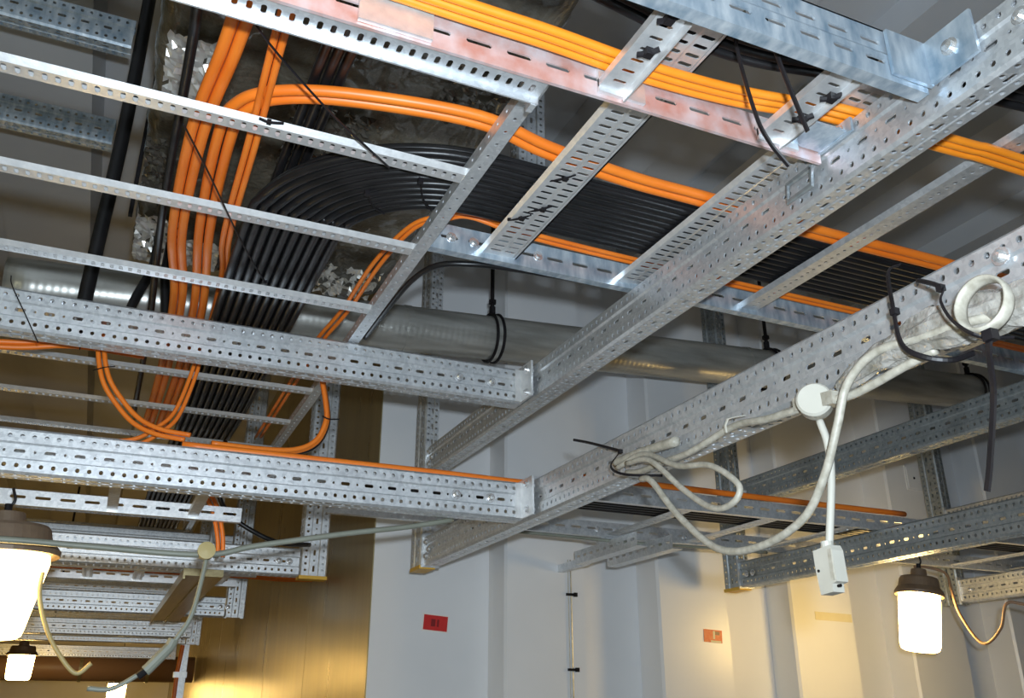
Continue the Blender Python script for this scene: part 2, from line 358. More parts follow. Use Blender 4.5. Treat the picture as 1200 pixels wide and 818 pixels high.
MB().obox((1.034, .94, .028), (1, 0, 0), (0, 1, 0), (0, 0, 1), .003, .04, .013).build('bracket', 'spangle', ln)
for yy in (.925, .955): MB().lathe([(.010, 0), (.010, .002), (.007, .003), (.007, .009), (0, .010)], 12, (1.031, yy, .028), (-1, 0, 0)).build('bolt', 'bolt', ln)
MB().tube([(1.030, 1.0, .0), (1.030, 1.062, .0), (1.030, 1.066, -.034), (1.030, 1.004, -.034), (1.030, 1.0, .0)], (.004, .007), 6, flat=(1, 0, 0)).build('clamp_hook', 'galvdark', ln)  # hook's shadow grey put into its colour by the darker steel
# bracket of the deep rail on the arm
MB().box(.955, 1.036, .738, .744, -.07, .012).build('bracket', 'spangle', lx); MB().box(1.031, 1.037, .655, .742, -.068, .010).build('bracket', 'spangle', lx)
MB().lathe([(.014, 0), (.014, .003), (.009, .003), (.009, .010), (0, .012)], 12, (1.031, .695, -.03), (-1, 0, 0)).build('bolt', 'bolt', lx)
# lower ladder
ll = thing('cable_ladder', 'lower cable ladder with an orange cable on its rail, resting on the lower arms', 'cable ladder', (0, 0, ZL+H+.004))
nr = rail_mesh(3.5, .050, 'galv'); link('rail', nr, ll, (1.11, 2.335, 0))
fr = rail_mesh(4.0, .050, 'galv'); link('rail', fr, ll, (.62, 2.85, 0))
for s in (1.62, 1.70, 1.92, 2.0): MB().lathe([(.011, 0), (.011, .002), (.007, .003), (.007, .008), (0, .009)], 12, (s, 2.85, .022), (0, -1, 0)).build('bolt', 'bolt', ll)
for xx in (1.66, 2.01, 2.36, 2.71, 3.06, 3.41, 3.76): cross_rung(xx, .045, 2.34, 2.85, .003, rows=1, m='galv', parent=ll, seq=[(.025, .004, .010)], lip=.006)
lw = thing('cable_ladder', 'short slotted ladder rail under the lower cross beam at the left', 'cable ladder', (0, 0, 2.165))
link('rail', rail_mesh(1.26, .042, 'galv'), lw, (-.9, 2.90, 0)); MB().box(-.03, .0, 2.42, 2.90, .004, .02).build('strut', 'galv', lw); MB().box(.20, .23, 2.42, 2.90, .004, .02).build('strut', 'galv', lw)
MB().box(-.9, .36, 2.40, 2.42, 0, .04).build('rail', 'galv', lw)
# white slotted ladder at the corridor
lc = thing('cable_ladder', 'pale slotted corridor ladder entering the tan wall with orange cable ends', 'cable ladder', (0, 0, 2.208))
wr = rail_mesh(1.45, .052, 'bright'); link('rail', wr, lc, (-.8, 4.42, 0)); link('rail', wr, lc, (-.84, 4.80, 0))
for xx in (-.5, -.1, .12, .5): cross_rung(xx, .04, 4.43, 4.80, .004, rows=1, m='bright', parent=lc, seq=[(.025, .004, .009)], lip=.006)
MB().box(.40, .44, 4.19, 4.23, -.02, .34).build('upright', 'bright', lc)
# wide channel on the underside of the corridor arms
tag(MB().box(.255, .395, 3.50, 5.32, 2.072, 2.098).box(.255, .262, 3.50, 5.32, 2.060, 2.072).box(.322, .33, 3.50, 5.32, 2.062, 2.072).build('floor_channel', 'olive'), 'golden flat channel under the corridor arms, running lengthwise', 'channel')
# wall bracket
wbk = thing('wall_bracket', 'pair of short perforated bracket arms on the grey wall above the thin wall wire', 'bracket', (0, 0, 2.145))
for x_ in (1.655, 1.80):
    b = MB().plate((x_, 3.46-.36, 0), (0, -1, 0), (0, 0, 1), (-1, 0, 0), .46, [(0, .012, 0, None), (.012, .034, 0, [(.05, .014, .005)]), (.034, .046, 0, None)])
    b.box(x_, x_+.045, 2.64, 3.10, -.003, 0); b.build('arm', 'galv', wbk)
MB().box(1.64, 1.87, 2.86, 2.9, .046, .062).build('cross_piece', 'galv', wbk)
MB().box(1.70, 1.725, 3.098, YN, .0, .03).build('stub', 'galv', wbk)

# ------------------------------------------------------------------ pipe and clamps
pp = thing('zinc_pipe', 'big round zinc pipe running across behind the ladders', 'pipe', (-.435, 2.95, 2.862))
d = Vector((4.385, 0, .272)); Lp = d.length
pb = MB(); npz = 60
for i in range(npz+1): pass
pb.tube([d*(i/60) for i in range(61)], .087, 32); po = pb.build('barrel', 'pipe', pp, True)
for s in (.30, .66): MB().tube([d*s-d.normalized()*.012, d*s+d.normalized()*.012], .0895, 32).build('joint_band', 'pipe', pp)
def clamp(x, lab):
    s = (x+.435)/4.385; c = Vector((-.435, 2.95, 2.862))+d*s
    t = thing('pipe_clamp', lab, 'pipe clamp', c)
    ax = d.normalized()
    bd = MB().lathe([(.0885, -.013), (.092, -.013), (.092, .013), (.0885, .013), (.0885, -.013)], 40, (0, 0, 0), ax, False).build('band', 'pipe', t)
    for off in (-.014, .014):
        e1 = Vector((0, 1, 0)); e2 = ax.cross(e1)
        MB().tube([ax*off+(e1*math.cos(a)+e2*math.sin(a))*.0940 for a in [2*math.pi*i/40 for i in range(41)]], .0062, 6).build('rubber_edge', 'dark', bd)
    MB().tube([(0, 0, .09), (0, 0, .135)], .013, 10).build('socket', 'dark', t)
    rd = MB().tube([(0, 0, .13), (0, 0, ZC-c.z)], .008, 10).build('rod', 'dark', t)
    MB().tube([(0, 0, .150), (0, 0, .165)], .016, 6).build('nut', 'dark', rd)
    return t
clamp(1.235, 'black-edged pipe clamp on the zinc pipe, left of the diagonal arm')
clamp(2.60, 'middle pipe clamp, half hidden behind the cabled arm')
clamp(3.90, 'pipe clamp at the right-hand end of the zinc pipe')

# ------------------------------------------------------------------ foil-wrapped duct
def duct():
    b = MB(); ny, nu = 110, 96
    xa, xb, za, zb = -.085, .745, 2.995, 3.42; per = []
    rc = .05
    def corner(cx, cz, a0): return [(cx+rc*math.cos(a0+k*math.pi/8), cz+rc*math.sin(a0+k*math.pi/8)) for k in range(5)]
    def lin(p, q, n): return [(p[0]+(q[0]-p[0])*i/n, p[1]+(q[1]-p[1])*i/n) for i in range(1, n)]
    c1, c2, c3, c4 = corner(xa+rc, za+rc, math.pi), corner(xb-rc, za+rc, 1.5*math.pi), corner(xb-rc, zb-rc, 0), corner(xa+rc, zb-rc, .5*math.pi)
    per = c1+lin(c1[-1], c2[0], 44)+c2+lin(c2[-1], c3[0], 14)+c3+lin(c3[-1], c4[0], 12)+c4+lin(c4[-1], c1[0], 14)
    nu = len(per); cx, cz = (xa+xb)/2, (za+zb)/2
    for i in range(ny+1):
        y = .1+2.74*i/ny
        for (x, z) in per:
            n1 = noise.noise(Vector((x*9, y*7, z*9)))*.010+noise.noise(Vector((x*26, y*20, z*26+5)))*.008+noise.noise(Vector((x*60, y*48, z*60)))*.0022
            n1 -= .006*max(0, 1-abs(((y*1.0) % .45)-.2)/.02)
            if i > ny-14: n1 += noise.noise(Vector((x*34, y*34, 3)))*.014
            rx, rz = x-cx, z-cz; l = math.hypot(rx, rz)
            f = 1+n1/l*1.1
            b.V.append((cx+rx*f, y, cz+rz*f))
    for i in range(ny):
        for j in range(nu): b.F.append((i*nu+j, i*nu+(j+1) % nu, (i+1)*nu+(j+1) % nu, (i+1)*nu+j))
    b.F.append(tuple(range(nu))); b.F.append(tuple(range(ny*nu+nu-1, ny*nu-1, -1)))
    return b.build('insulated_duct', 'foil', None, True)
FOILS = [(-.085, .05, 2.52, 2.82, 'alu', .020, .25, 1), (.46, .70, 2.60, 2.82, 'alu', .020, .12, 2), (-.06, .06, 1.68, 1.92, 'alu', .016, .6, 3),
         (.24, .46, 1.80, 2.10, 'film', .010, .05, 4), (.55, .74, 1.50, 1.75, 'film', .010, -.05, 5), (.06, .17, 2.62, 2.80, 'alu', .016, .6, 6), (-.08, .0, 2.1, 2.45, 'film', .012, .2, 7)]
du = tag(duct(), 'big duct wrapped in dark crinkled foil above the cable ladder', 'duct')
M['alu'] = mat('bright_aluminium_foil', (.80, .78, .72), .30, .75, (.9, .88, .84), 20)
M['film'] = mat('dark_glossy_film', (.10, .09, .075), .12, .6, (.2, .18, .15), 20)
def glint_foil(x0, x1, y0, y1, m, amp, keep, seed, cell=.011):
    b = MB(); rnd = random.Random(seed); nx, ny = int((x1-x0)/cell)+1, int((y1-y0)/cell)+1
    zz = [[2.974-rnd.random()*amp for j in range(ny)] for i in range(nx)]
    jx = [[(rnd.uniform(-.3, .3)*cell, rnd.uniform(-.3, .3)*cell) for j in range(ny)] for i in range(nx)]
    P = lambda i, j: (x0+i*cell+jx[i][j][0], y0+j*cell+jx[i][j][1], zz[i][j])
    for i in range(nx-1):
        for j in range(ny-1):
            if noise.noise(Vector((i*.35+seed*7, j*.35, seed))) > keep: continue
            b.q(P(i, j), P(i+1, j), P(i+1, j+1)); b.q(P(i, j), P(i+1, j+1), P(i, j+1))
    o = b.build('glint_foil', m, du); o['label'] = 'crumpled shiny foil added for glints'
for args in FOILS: glint_foil(*args)  # crumpled foil pieces added to give the duct its glints
for i, yy in enumerate((.45, 2.62)):
    s = MB().box(-.112, -.10, yy, yy+.025, 3.02, ZC).box(.758, .77, yy, yy+.025, 3.02, ZC).box(-.112, .77, yy, yy+.025, 3.5, 3.51).build('duct_hanger', 'dark', None)
    tag(s, ('steel strap hanger around the near end of the foil duct', 'steel strap hanger around the far end of the foil duct')[i], 'hanger')

# ------------------------------------------------------------------ cables
def cable(pts, r, m, label, name='cable', group=None, n=8, sm=8, cat='cable'):
    return tag(MB().tube(smooth_path(pts, sm), r, n).build(name, m, None, True), label, cat, group)
# black bundle bending from the crossing ladder into the corridor ladder
NB = 10
for layer in range(2):
    for i in range(NB - layer):
        o_ = .0107*layer
        xi = .158+.0216*i+o_; yi = 1.338+.0205*i+o_; r_ = .41-.0205*i-o_; z = 2.5905+.0185*layer
        jz = lambda k: random.uniform(-.0004, .0004)
        pts = [(4.1, yi, z), (3.2, yi+jz(0), z), (2.4, yi, z), (1.7, yi+jz(0), z), (1.2, yi, z), (xi+r_+.12, yi, z+jz(0))]
        for k in range(7):
            a = k/6*math.pi/2
            pts.append((xi+r_-r_*math.sin(a), yi+r_-r_*math.cos(a), z+jz(0)))
        pts += [(xi+jz(0), 2.25, z), (xi, 2.7, z), (xi+jz(0), 3.2, z), (xi-.01, 3.75, z+.01), (xi-.03, 4.6, z+.015), (xi-.03, 6.5, z+.015)]
        cable(pts, .0095, 'blackcable', 'black power cable of the thick bundle bending from the crossing ladder into the corridor', 'power_cable', 'black cables of the bending bundle', 8, 5)
# straight black cables on the corridor ladder
for i, xx in enumerate((-.012, .195, .216, .237)):
    cable([(xx, .4, 2.60), (xx, 1.0, 2.597), (xx+.004, 1.3, 2.645), (xx, 1.9, 2.642), (xx+.012, 2.6, 2.642), (xx+.01, 3.4, 2.642)], .0095, 'blackcable', 'straight black cable lying lengthwise near the orange cables on the corridor ladder', 'power_cable', 'straight black cables on the corridor ladder')
# thick orange pair across, joining the lengthwise run
for k in (-1, 1):
    o_ = .0112*k
    P = [(4.0, 1.292+o_, 2.592), (2.6, 1.292+o_, 2.592), (1.72, 1.292+o_, 2.592), (1.30, 1.292+o_, 2.589), (1.02, 1.282+o_, 2.590), (.837, 1.283+o_, 2.592), (.64, 1.268+o_, 2.598), (.49, 1.25+o_, 2.61), (.278, 1.29+o_, 2.617), (.153+o_*.6, 1.336+o_*.8, 2.618), (.092+o_*.9, 1.395+o_*.55, 2.616), (.074+o_*1.02, 1.50, 2.612), (.08+o_, 1.87, 2.61), (.112+o_, 2.3, 2.61), (.117+o_, 2.8, 2.612), (.10+o_, 3.55, 2.612)]
    cable(P, .0107, 'orange', ('near' if k < 0 else 'far')+' cable of the thick orange pair sweeping across above the crossing ladder', 'power_cable', 'thick orange pair')
for k in (-1, 1):
    o_ = .0105*k
    cable([(.066+o_, .55, 2.598), (.062+o_, 1.0, 2.60), (.05+o_, 1.23, 2.606), (.026+o_, 1.49, 2.606), (.025+o_, 1.9, 2.606), (.058+o_, 2.27, 2.606), (.064+o_, 2.9, 2.607), (.05+o_, 3.6, 2.607)], .0105, 'orange', ('left' if k < 0 else 'right')+' cable of the leftmost orange pair running lengthwise on the corridor ladder', 'power_cable', 'leftmost orange pair')
for k in (-1, 1):
    o_ = .0068*k
    cable([(.125+o_, .55, 2.592), (.118+o_, 1.0, 2.592), (.117+o_, 1.18, 2.592), (.122+o_, 1.44, 2.590), (.127+o_, 1.85, 2.592), (.158+o_, 2.20, 2.642), (.172+o_, 2.9, 2.645), (.172+o_, 3.6, 2.645)], .0066, 'orange', ('left' if k < 0 else 'right')+' cable of the slim orange pair right of the thick lengthwise pairs', 'power_cable', 'slim orange pair')
# slim orange pair along the side rail
for k in (0, 1):
    o_ = -.017*k
    P = [(4.0, 1.612+o_, 2.606), (2.4, 1.612+o_, 2.606), (1.4, 1.610+o_, 2.606), (1.046, 1.608+o_, 2.606), (.755, 1.598+o_, 2.606), (.62, 1.606+o_, 2.628), (.575+o_*.3, 1.645+o_*.8, 2.634), (.522+o_*.6, 1.71+o_*.5, 2.634), (.494+o_, 1.89, 2.622), (.485+o_, 2.16, 2.61), (.462+o_, 2.36, 2.595), (.46+o_, 2.6, 2.592), (.46+o_, 3.4, 2.592)]
    cable(P, .0055, 'orange', ('outer' if k == 0 else 'inner')+' cable of the slim orange pair hugging the slotted side rail', 'power_cable', 'rail-side orange pair')
# black cable hugging the ladder corner
cable([(.545, 2.20, 2.555), (.545, 2.0, 2.553), (.552, 1.82, 2.554), (.58, 1.72, 2.553), (.65, 1.678, 2.552), (.75, 1.668, 2.556), (.95, 1.668, 2.565)], .007, 'blackcable', 'single black cable looping round the ladder corner above the pipe')
# yellow cables on the narrow ladder
for k in range(3):
    o_ = .0155*(k-1)
    cable([(-.1, .938+o_, 2.548), (.323, .942+o_, 2.545), (.478, .94+o_, 2.543), (.66, .948+o_, 2.545), (.81, .945+o_, 2.550), (.925, .932+o_, 2.554), (1.0, .918+o_, 2.5555), (1.30, .90+o_, 2.5555), (1.45, .894+o_, 2.5555), (2.4, .89+o_, 2.5555), (4.0, .89+o_, 2.5555)], .0077, 'yellow', ('near', 'middle', 'far')[k]+' cable of the three yellow-orange cables on the narrow pink ladder', 'power_cable', 'yellow cables on the narrow ladder')
for k in range(3):
    cable([(.30, .84+.02*k, 2.610), (.5, .85+.02*k, 2.608), (.70, .872+.02*k, 2.604), (.83, .872+.02*k, 2.602), (.96, .85+.02*k, 2.603), (1.3, .78+.02*k, 2.604), (2.0, .72+.02*k, 2.604), (4.0, .70+.02*k, 2.604)], .0094, 'blackcable', ('near', 'middle', 'far')[k]+' black cable tucked behind the deep blue-grey rail at the top', 'power_cable', 'black cables behind the deep rail')
# orange cable along the lower ladder rail
cable([(.12, 2.262, 2.2165), (.45, 2.262, 2.2165), (.8, 2.262, 2.2165), (1.08, 2.266, 2.217), (1.18, 2.30, 2.245), (1.30, 2.333, 2.273), (2.0, 2.333, 2.272), (2.60, 2.333, 2.272)], .0098, 'orange', 'orange cable lying along the top of the lower cross beam and lower ladder rail')
for k in range(4): cable([(.65, 2.44+.03*k, 2.234), (1.5, 2.45+.03*k, 2.234), (2.5, 2.45+.03*k, 2.234), (4.4, 2.45+.03*k, 2.234)], .011, 'blackcable', 'black cable lying inside the lower ladder', 'power_cable', 'black cables in the lower ladder')
# orange loops between the cross beams
for k in (0, 1):
    o_ = .014*k
    cable([(-.70, 2.40, 2.43+o_), (-.336, 2.42, 2.462+o_), (-.2, 2.42, 2.488+o_), (-.12, 2.43, 2.497+o_), (0, 2.47, 2.508+o_)], .0072, 'orange', ('lower' if k == 0 else 'upper')+' orange cable of the pair entering from the left edge under the upper cross beam', 'power_cable', 'orange pair at the left edge')
for k in (0, 1):
    P = [(-.118, 2.41, 2.56), (-.113, 2.41, 2.49), (-.088, 2.41, 2.405), (-.045, 2.41, 2.345), (.004, 2.40, 2.297), (.06, 2.38, 2.270), (.13, 2.36, 2.258)]
    cable([(x_+.012*k, y_-.007*k, z_+.012*k) for x_, y_, z_ in P], .0064, 'orange', ('left' if k == 0 else 'right')+' strand of the tied orange pair drooping toward the lower cross beam', 'power_cable', 'drooping tied orange pair')
for k in (0, 1):
    P = [(.135, 2.455, 2.57), (.13, 2.452, 2.49), (.10, 2.45, 2.36), (.06, 2.44, 2.305), (.015, 2.435, 2.268), (-.05, 2.43, 2.25)]
    cable([(x_+.011*k, y_+.006*k, z_-.011*k) for x_, y_, z_ in P], .0056, 'orange', ('left' if k == 0 else 'right')+' strand of the slim orange pair crossing the drooping loop', 'power_cable', 'slim crossing orange pair')
for k in (0, 1, 2):
    P = [(.476, 2.45, 2.61), (.479, 2.45, 2.545), (.503, 2.45, 2.44), (.508, 2.45, 2.385), (.485, 2.45, 2.325), (.43, 2.445, 2.290), (.34, 2.43, 2.276), (.20, 2.40, 2.268)]
    cable([(x_+.006*k, y_+.0157*k, z_) for x_, y_, z_ in P], .0075, 'orange' if k < 2 else 'blackcable', ('inner orange', 'outer orange', 'black')[k]+' cable of the loop dropping beside the ladder end above the lower cross beam', 'power_cable', 'loop beside the ladder end')
# corridor cables
for k in (0, 1):
    cable([(.24+.015*k, 2.95, 2.26+.007*k), (.275+.015*k, 2.94, 2.20+.007*k), (.300+.015*k, 2.94, 2.12+.007*k), (.31+.015*k, 2.95, 2.06)], .007, 'orange', ('left' if k == 0 else 'right')+' strand of the orange pair dropping past the corridor ladder end', 'power_cable', 'dropping orange pair')
cable([(.33, 3.381, 2.555), (.33, 3.381, 2.36), (.389, 3.4, 2.28), (.48, 3.4, 2.226), (.58, 3.42, 2.198), (.71, 3.536, 2.22)], .009, 'blackcable', 'black cable swinging across to the nearest corridor post')
for k in range(3): cable([(-.6, 4.52+.05*k, 2.236), (.2, 4.52+.05*k, 2.236), (.62, 4.54+.04*k, 2.236), (.80, 4.56+.032*k, 2.232), (.96, 4.57+.032*k, 2.24)], .014, 'orange', 'orange cable end leaving the pale corridor ladder through the tan wall', 'power_cable', 'orange cables through the tan wall')
# vertical dark cables hanging at the left
cable([(-.158, 2.42, 3.74), (-.155, 2.42, 3.2), (-.165, 2.42, 2.75), (-.17, 2.42, 2.50)], .020, 'blackcable', 'thick dark cable hanging upright at the upper left, left of the foil duct')
cable([(-.016, 2.62, 2.95), (-.018, 2.60, 2.84), (-.05, 2.58, 2.72), (-.07, 2.55, 2.60)], .014, 'blackcable', 'left leg of the forked black cable in front of the zinc pipe')
cable([(.020, 2.64, 2.95), (.020, 2.63, 2.84), (.035, 2.62, 2.74), (.05, 2.60, 2.62)], .014, 'blackcable', 'right leg of the forked black cable in front of the zinc pipe')
# bright flat blade hanging at the top left
tag(MB().prism([(0, 0), (.014, 0), (.020, .26), (-.006, .26)], lambda p, e: (.012+p[0], 1.10+.004*e, 2.585+p[1])).build('strap_end', 'bright'), 'bright pointed metal strap end beside the orange pair at the top', 'strap')

# white cables strapped to the lower arm
WX = 1.016
cable([(1.0, .60, 2.05), (1.0, .668, 2.066), (.985, .72, 2.078), (.99, .80, 2.088), (.99, .893, 2.098), (.988, .953, 2.068), (.985, .982, 2.01), (.985, 1.024, 1.94), (.985, 1.082, 1.885), (.985, 1.189, 1.860), (.985, 1.304, 1.874), (.99, 1.426, 1.957), (.993, 1.515, 2.044), (1.0, 1.565, 2.062)], .0068, 'white', 'dirty white cable hanging in the big loop below the cabled arm', 'white_cable', n=10)
cable([(1.005, .80, 2.070), (1.004, .85, 2.066), (1.002, .955, 2.055), (1.0, 1.04, 2.064), (1.0, 1.153, 2.073), (1.01, 1.258, 2.091), (1.0, 1.382, 2.074), (1.01, 1.502, 2.082), (1.02, 1.60, 2.088), (1.025, 1.66, 2.10)], .0068, 'white', 'white cable running along the cabled arm through the round junction box', 'white_cable', n=10)
cable([(.988, 1.60, 2.103), (.984, 1.503, 2.084), (.982, 1.392, 2.0), (.98, 1.305, 1.947), (.98, 1.245, 1.943), (.985, 1.230, 1.973), (.985, 1.306, 2.026), (.988, 1.413, 2.052), (1.0, 1.55, 2.112), (.998, 1.66, 2.108)], .006, 'white', 'white cable curled into the small loop beside the cable tie', 'white_cable', n=10)
cable([(1.015, 1.45, 2.115), (1.018, 1.58, 2.127), (1.02, 1.70, 2.132)], .0105, 'white', 'thick cut white cable end lying across the cabled arm', 'white_cable', n=10)
cable([(1.003, 1.036, 2.036), (1.007, 1.030, 1.996), (1.009, 1.034, 1.944), (.995, 1.045, 1.832)], .0062, 'whiteplastic', 'clean white cable dropping from the junction box to the connector', 'white_cable', n=10)
jb = thing('junction_box', 'round cream junction box on the cabled arm', 'junction box', (.998, 1.035, 2.066))
axj = Vector((-.72, -.62, .05))
MB().lathe([(.026, -.014), (.0275, -.010), (.0275, .006), (.026, .008)], 28, ax=axj).build('housing', 'white', jb, False)
MB().lathe([(.0285, .008), (.0285, .013), (.025, .017), (0, .018)], 28, ax=axj).build('lid', 'whiteplastic', jb, False)
MB().obox((.004, .03, .006), (.1, 1, .15), (1, 0, 0), (0, 0, 1), .016, .011, .011).build('gland', 'white', jb)
MB().obox((.004, -.03, -.004), (.1, 1, .15), (1, 0, 0), (0, 0, 1), .016, .011, .011).build('gland', 'white', jb)
cn = thing('cable_connector', 'white plastic connector hanging at the end of the clean white cable', 'connector', (.99, 1.043, 1.802))
MB().prism([(-.020, .030), (.016, .034), (.020, .026), (.022, -.020), (.012, -.022), (.012, -.034), (-.014, -.036), (-.019, .002)], lambda p, e: (-.011+.022*e, -p[0], p[1])).build('body', 'whiteplastic', cn)
MB().box(-.0125, -.010, -.019, -.012, -.018, .028).build('latch', 'white', cn)
MB().tube([(-.011, .012, -.001), (-.0125, .012, -.001)], .0022, 10).build('screw', 'dark', cn); MB().tube([(-.006, -.018, -.026), (-.006, -.024, -.026)], .0022, 10).build('screw', 'dark', cn)
MB().tube([(0, 0, .030), (0, 0, .042)], .009, 12).build('cable_gland', 'whiteplastic', cn)
# crumpled clear wrap on the arm and the white conduit ring
b = MB(); path = smooth_path([(1.03, 1.00, 2.082), (1.022, .93, 2.094), (1.015, .85, 2.098), (1.01, .76, 2.092), (1.01, .66, 2.078), (1.01, .56, 2.075), (1.02, .42, 2.085), (1.03, .30, 2.095)], 10); n = 20
for i, p in enumerate(path):
    s = i/(len(path)-1); R = (.012+.018*math.sin(math.pi*min(1, s*1.6)*.62))*min(1, (1-s)*6+.02)
    for j in range(n):
        a = 2*math.pi*j/n; k = 1+.45*noise.noise(Vector((math.cos(a)*2.2, math.sin(a)*2.2, p.y*26)))
        b.V.append((p.x+math.cos(a)*R*.55*k-.012, p.y, p.z+math.sin(a)*R*k))
for i in range(len(path)-1):
    for j in range(n): b.F.append((i*n+j, i*n+(j+1) % n, (i+1)*n+(j+1) % n, (i+1)*n+j))
tag(b.build('plastic_wrap', 'wrap'), 'crumpled shiny plastic wrap along the cabled arm at the right edge', 'wrap')
ringp = []
for i in range(33):
    a = 2*math.pi*i/32; ringp.append(Vector((.952+.008*math.sin(a), .677+.033*math.cos(a)-.006*math.sin(a), 2.076+.035*math.sin(a)+.010*math.cos(a))))
tag(MB().tube(ringp, (.0035, .011), 8, flat=(0, 1, 0), cap=False).build('conduit_ring', 'white', None, True), 'cream plastic ring strapped to the cabled arm at the right edge', 'ring')

# ------------------------------------------------------------------ cable ties
def tie(pts, label, wdt=.0034, th=.0014, head=None, group=None, sm=6, flat=(1, 0, 0)):
    t = thing('cable_tie', label, 'cable tie', pts[0], None, group); o = Vector(pts[0])
    MB().tube([p-o for p in smooth_path(pts, sm)], (th, wdt), 6, flat=flat).build('strap', 'dark', t)
    if head is not None: MB().obox(Vector(head)-o, (1, 0, 0), (0, 1, 0), (0, 0, 1), wdt*1.25, wdt*1.25, wdt*1.25).build('head', 'dark', t)
    return t
tie([(.038, 1.04, 2.545), (.10, 1.12, 2.538), (.22, 1.24, 2.535), (.30, 1.31, 2.536), (.362, 1.37, 2.544)], 'long black tie tail slanting from the topmost rung to the next rung', head=(.038, 1.04, 2.548))
tie([(.0, 1.395, 2.548), (.06, 1.52, 2.535), (.14, 1.72, 2.532), (.20, 1.87, 2.54), (.235, 1.955, 2.548)], 'black tie tail slanting from the second rung across the orange cables', head=(.235, 1.958, 2.549))
tie([(-.316, 2.19, 2.56), (-.309, 2.19, 2.535), (-.27, 2.19, 2.47), (-.232, 2.21, 2.41)], 'thin black tie tail hanging over the upper cross beam at the left edge', wdt=.0018)
tie([(.118, 1.336, 2.556), (.135, 1.334, 2.552), (.16, 1.336, 2.558)], 'short black tie knotted on the second rung under the orange cables', wdt=.003, head=(.135, 1.335, 2.553))
tie([(.760, .84, 2.60), (.760, .85, 2.553), (.780, .85, 2.436), (.80, .85, 2.39), (.832, .85, 2.355)], 'left black tie tail hanging from the deep rail over the yellow cables', wdt=.0042, th=.0016, head=(.760, .845, 2.59))
tie([(.775, .81, 2.585), (.780, .80, 2.543), (.80, .80, 2.471), (.828, .80, 2.383)], 'right black tie tail hanging from the deep rail beside the yellow cables', wdt=.0042, th=.0016, head=(.777, .805, 2.57))
for i, (xx, yy) in enumerate(((.69, 1.30), (.70, 1.42), (.675, 1.47))):
    tie([(xx-.018, yy+.02, 2.569), (xx, yy, 2.566), (xx+.018, yy-.02, 2.569)], ('near', 'middle', 'far')[i]+' black tie on the double-slotted rung left of the diagonal arm', wdt=.004, th=.003, head=(xx+.004, yy-.004, 2.565))
for i, (p, q) in enumerate((((.359, 1.517), (.414, 1.582)), ((.443, 1.43), (.50, 1.53)))):
    tie([(p[0], p[1], 2.574), ((p[0]+q[0])/2-.004, (p[1]+q[1])/2+.006, 2.570), (q[0], q[1], 2.575)], ('left', 'right')[i]+' black tie strapped under the bend of the black bundle', wdt=.004, head=(p[0], p[1], 2.572))
for i, (xx, yy, zz) in enumerate(((.61, .87, 2.506), (.60, .80, 2.506), (.925, .90, 2.506), (.93, .84, 2.506))):
    tie([(xx-.012, yy+.012, zz), (xx, yy, zz-.003), (xx+.012, yy-.012, zz)], ('near yellow cables, black tie on the left bright cross strip', 'top, black tie on the left bright cross strip', 'lower black tie on the right bright cross strip', 'upper black tie on the right bright cross strip')[i], wdt=.005, th=.003, head=(xx, yy, zz-.002))
tie([(1.012, 1.885, 2.236), (1.010, 1.80, 2.205), (1.008, 1.70, 2.165), (1.015, 1.665, 2.150)], 'black cable tie with a long tail poking left over the cabled arm', wdt=.0035, th=.0015, head=(1.012, 1.665, 2.149))
tie([(1.005, 1.66, 2.143), (.974, 1.645, 2.105), (.974, 1.59, 2.075), (1.03, 1.53, 2.064)], 'black cable tie strapped round the white cable ends on the cabled arm', wdt=.003, th=.0014)
tie([(1.03, .855, 2.235), (1.0, .852, 2.215), (.985, .842, 2.155), (.972, .828, 2.085), (.975, .80, 2.055), (1.0, .775, 2.045), (1.04, .77, 2.06)], 'wide black tie strapped round the plastic wrap on the cabled arm', wdt=.004, th=.0016, head=(.982, .838, 2.140))
tie([(1.03, .83, 2.19), (.99, .795, 2.172), (.948, .728, 2.122), (.930, .720, 2.095), (.930, .708, 2.062), (.936, .682, 2.032), (.975, .665, 2.030)], 'black tie looped through the cream ring at the right edge', wdt=.0035, th=.0016, head=(.944, .727, 2.120))
tie([(.938, .668, 2.030), (.945, .680, 2.012), (.975, .708, 1.97), (.982, .738, 1.89), (.985, .752, 1.858)], 'long wide black tie tail hanging straight down at the right edge', wdt=.0055, th=.0014, head=(.938, .668, 2.028))
tie([(-.115, 2.399, 2.425), (-.09, 2.398, 2.437), (-.065, 2.40, 2.445)], 'black tie round the drooping orange pair under the upper cross beam', wdt=.003, th=.0015)
tie([(-.155, 2.405, 2.478), (-.155, 2.402, 2.492), (-.155, 2.407, 2.512)], 'black tie round the orange pair entering at the left edge', wdt=.0035, th=.0015)
tie([(.495, 2.44, 2.395), (.515, 2.438, 2.388), (.545, 2.443, 2.393)], 'black tie round the orange loop beside the ladder end', wdt=.0035, th=.0015)

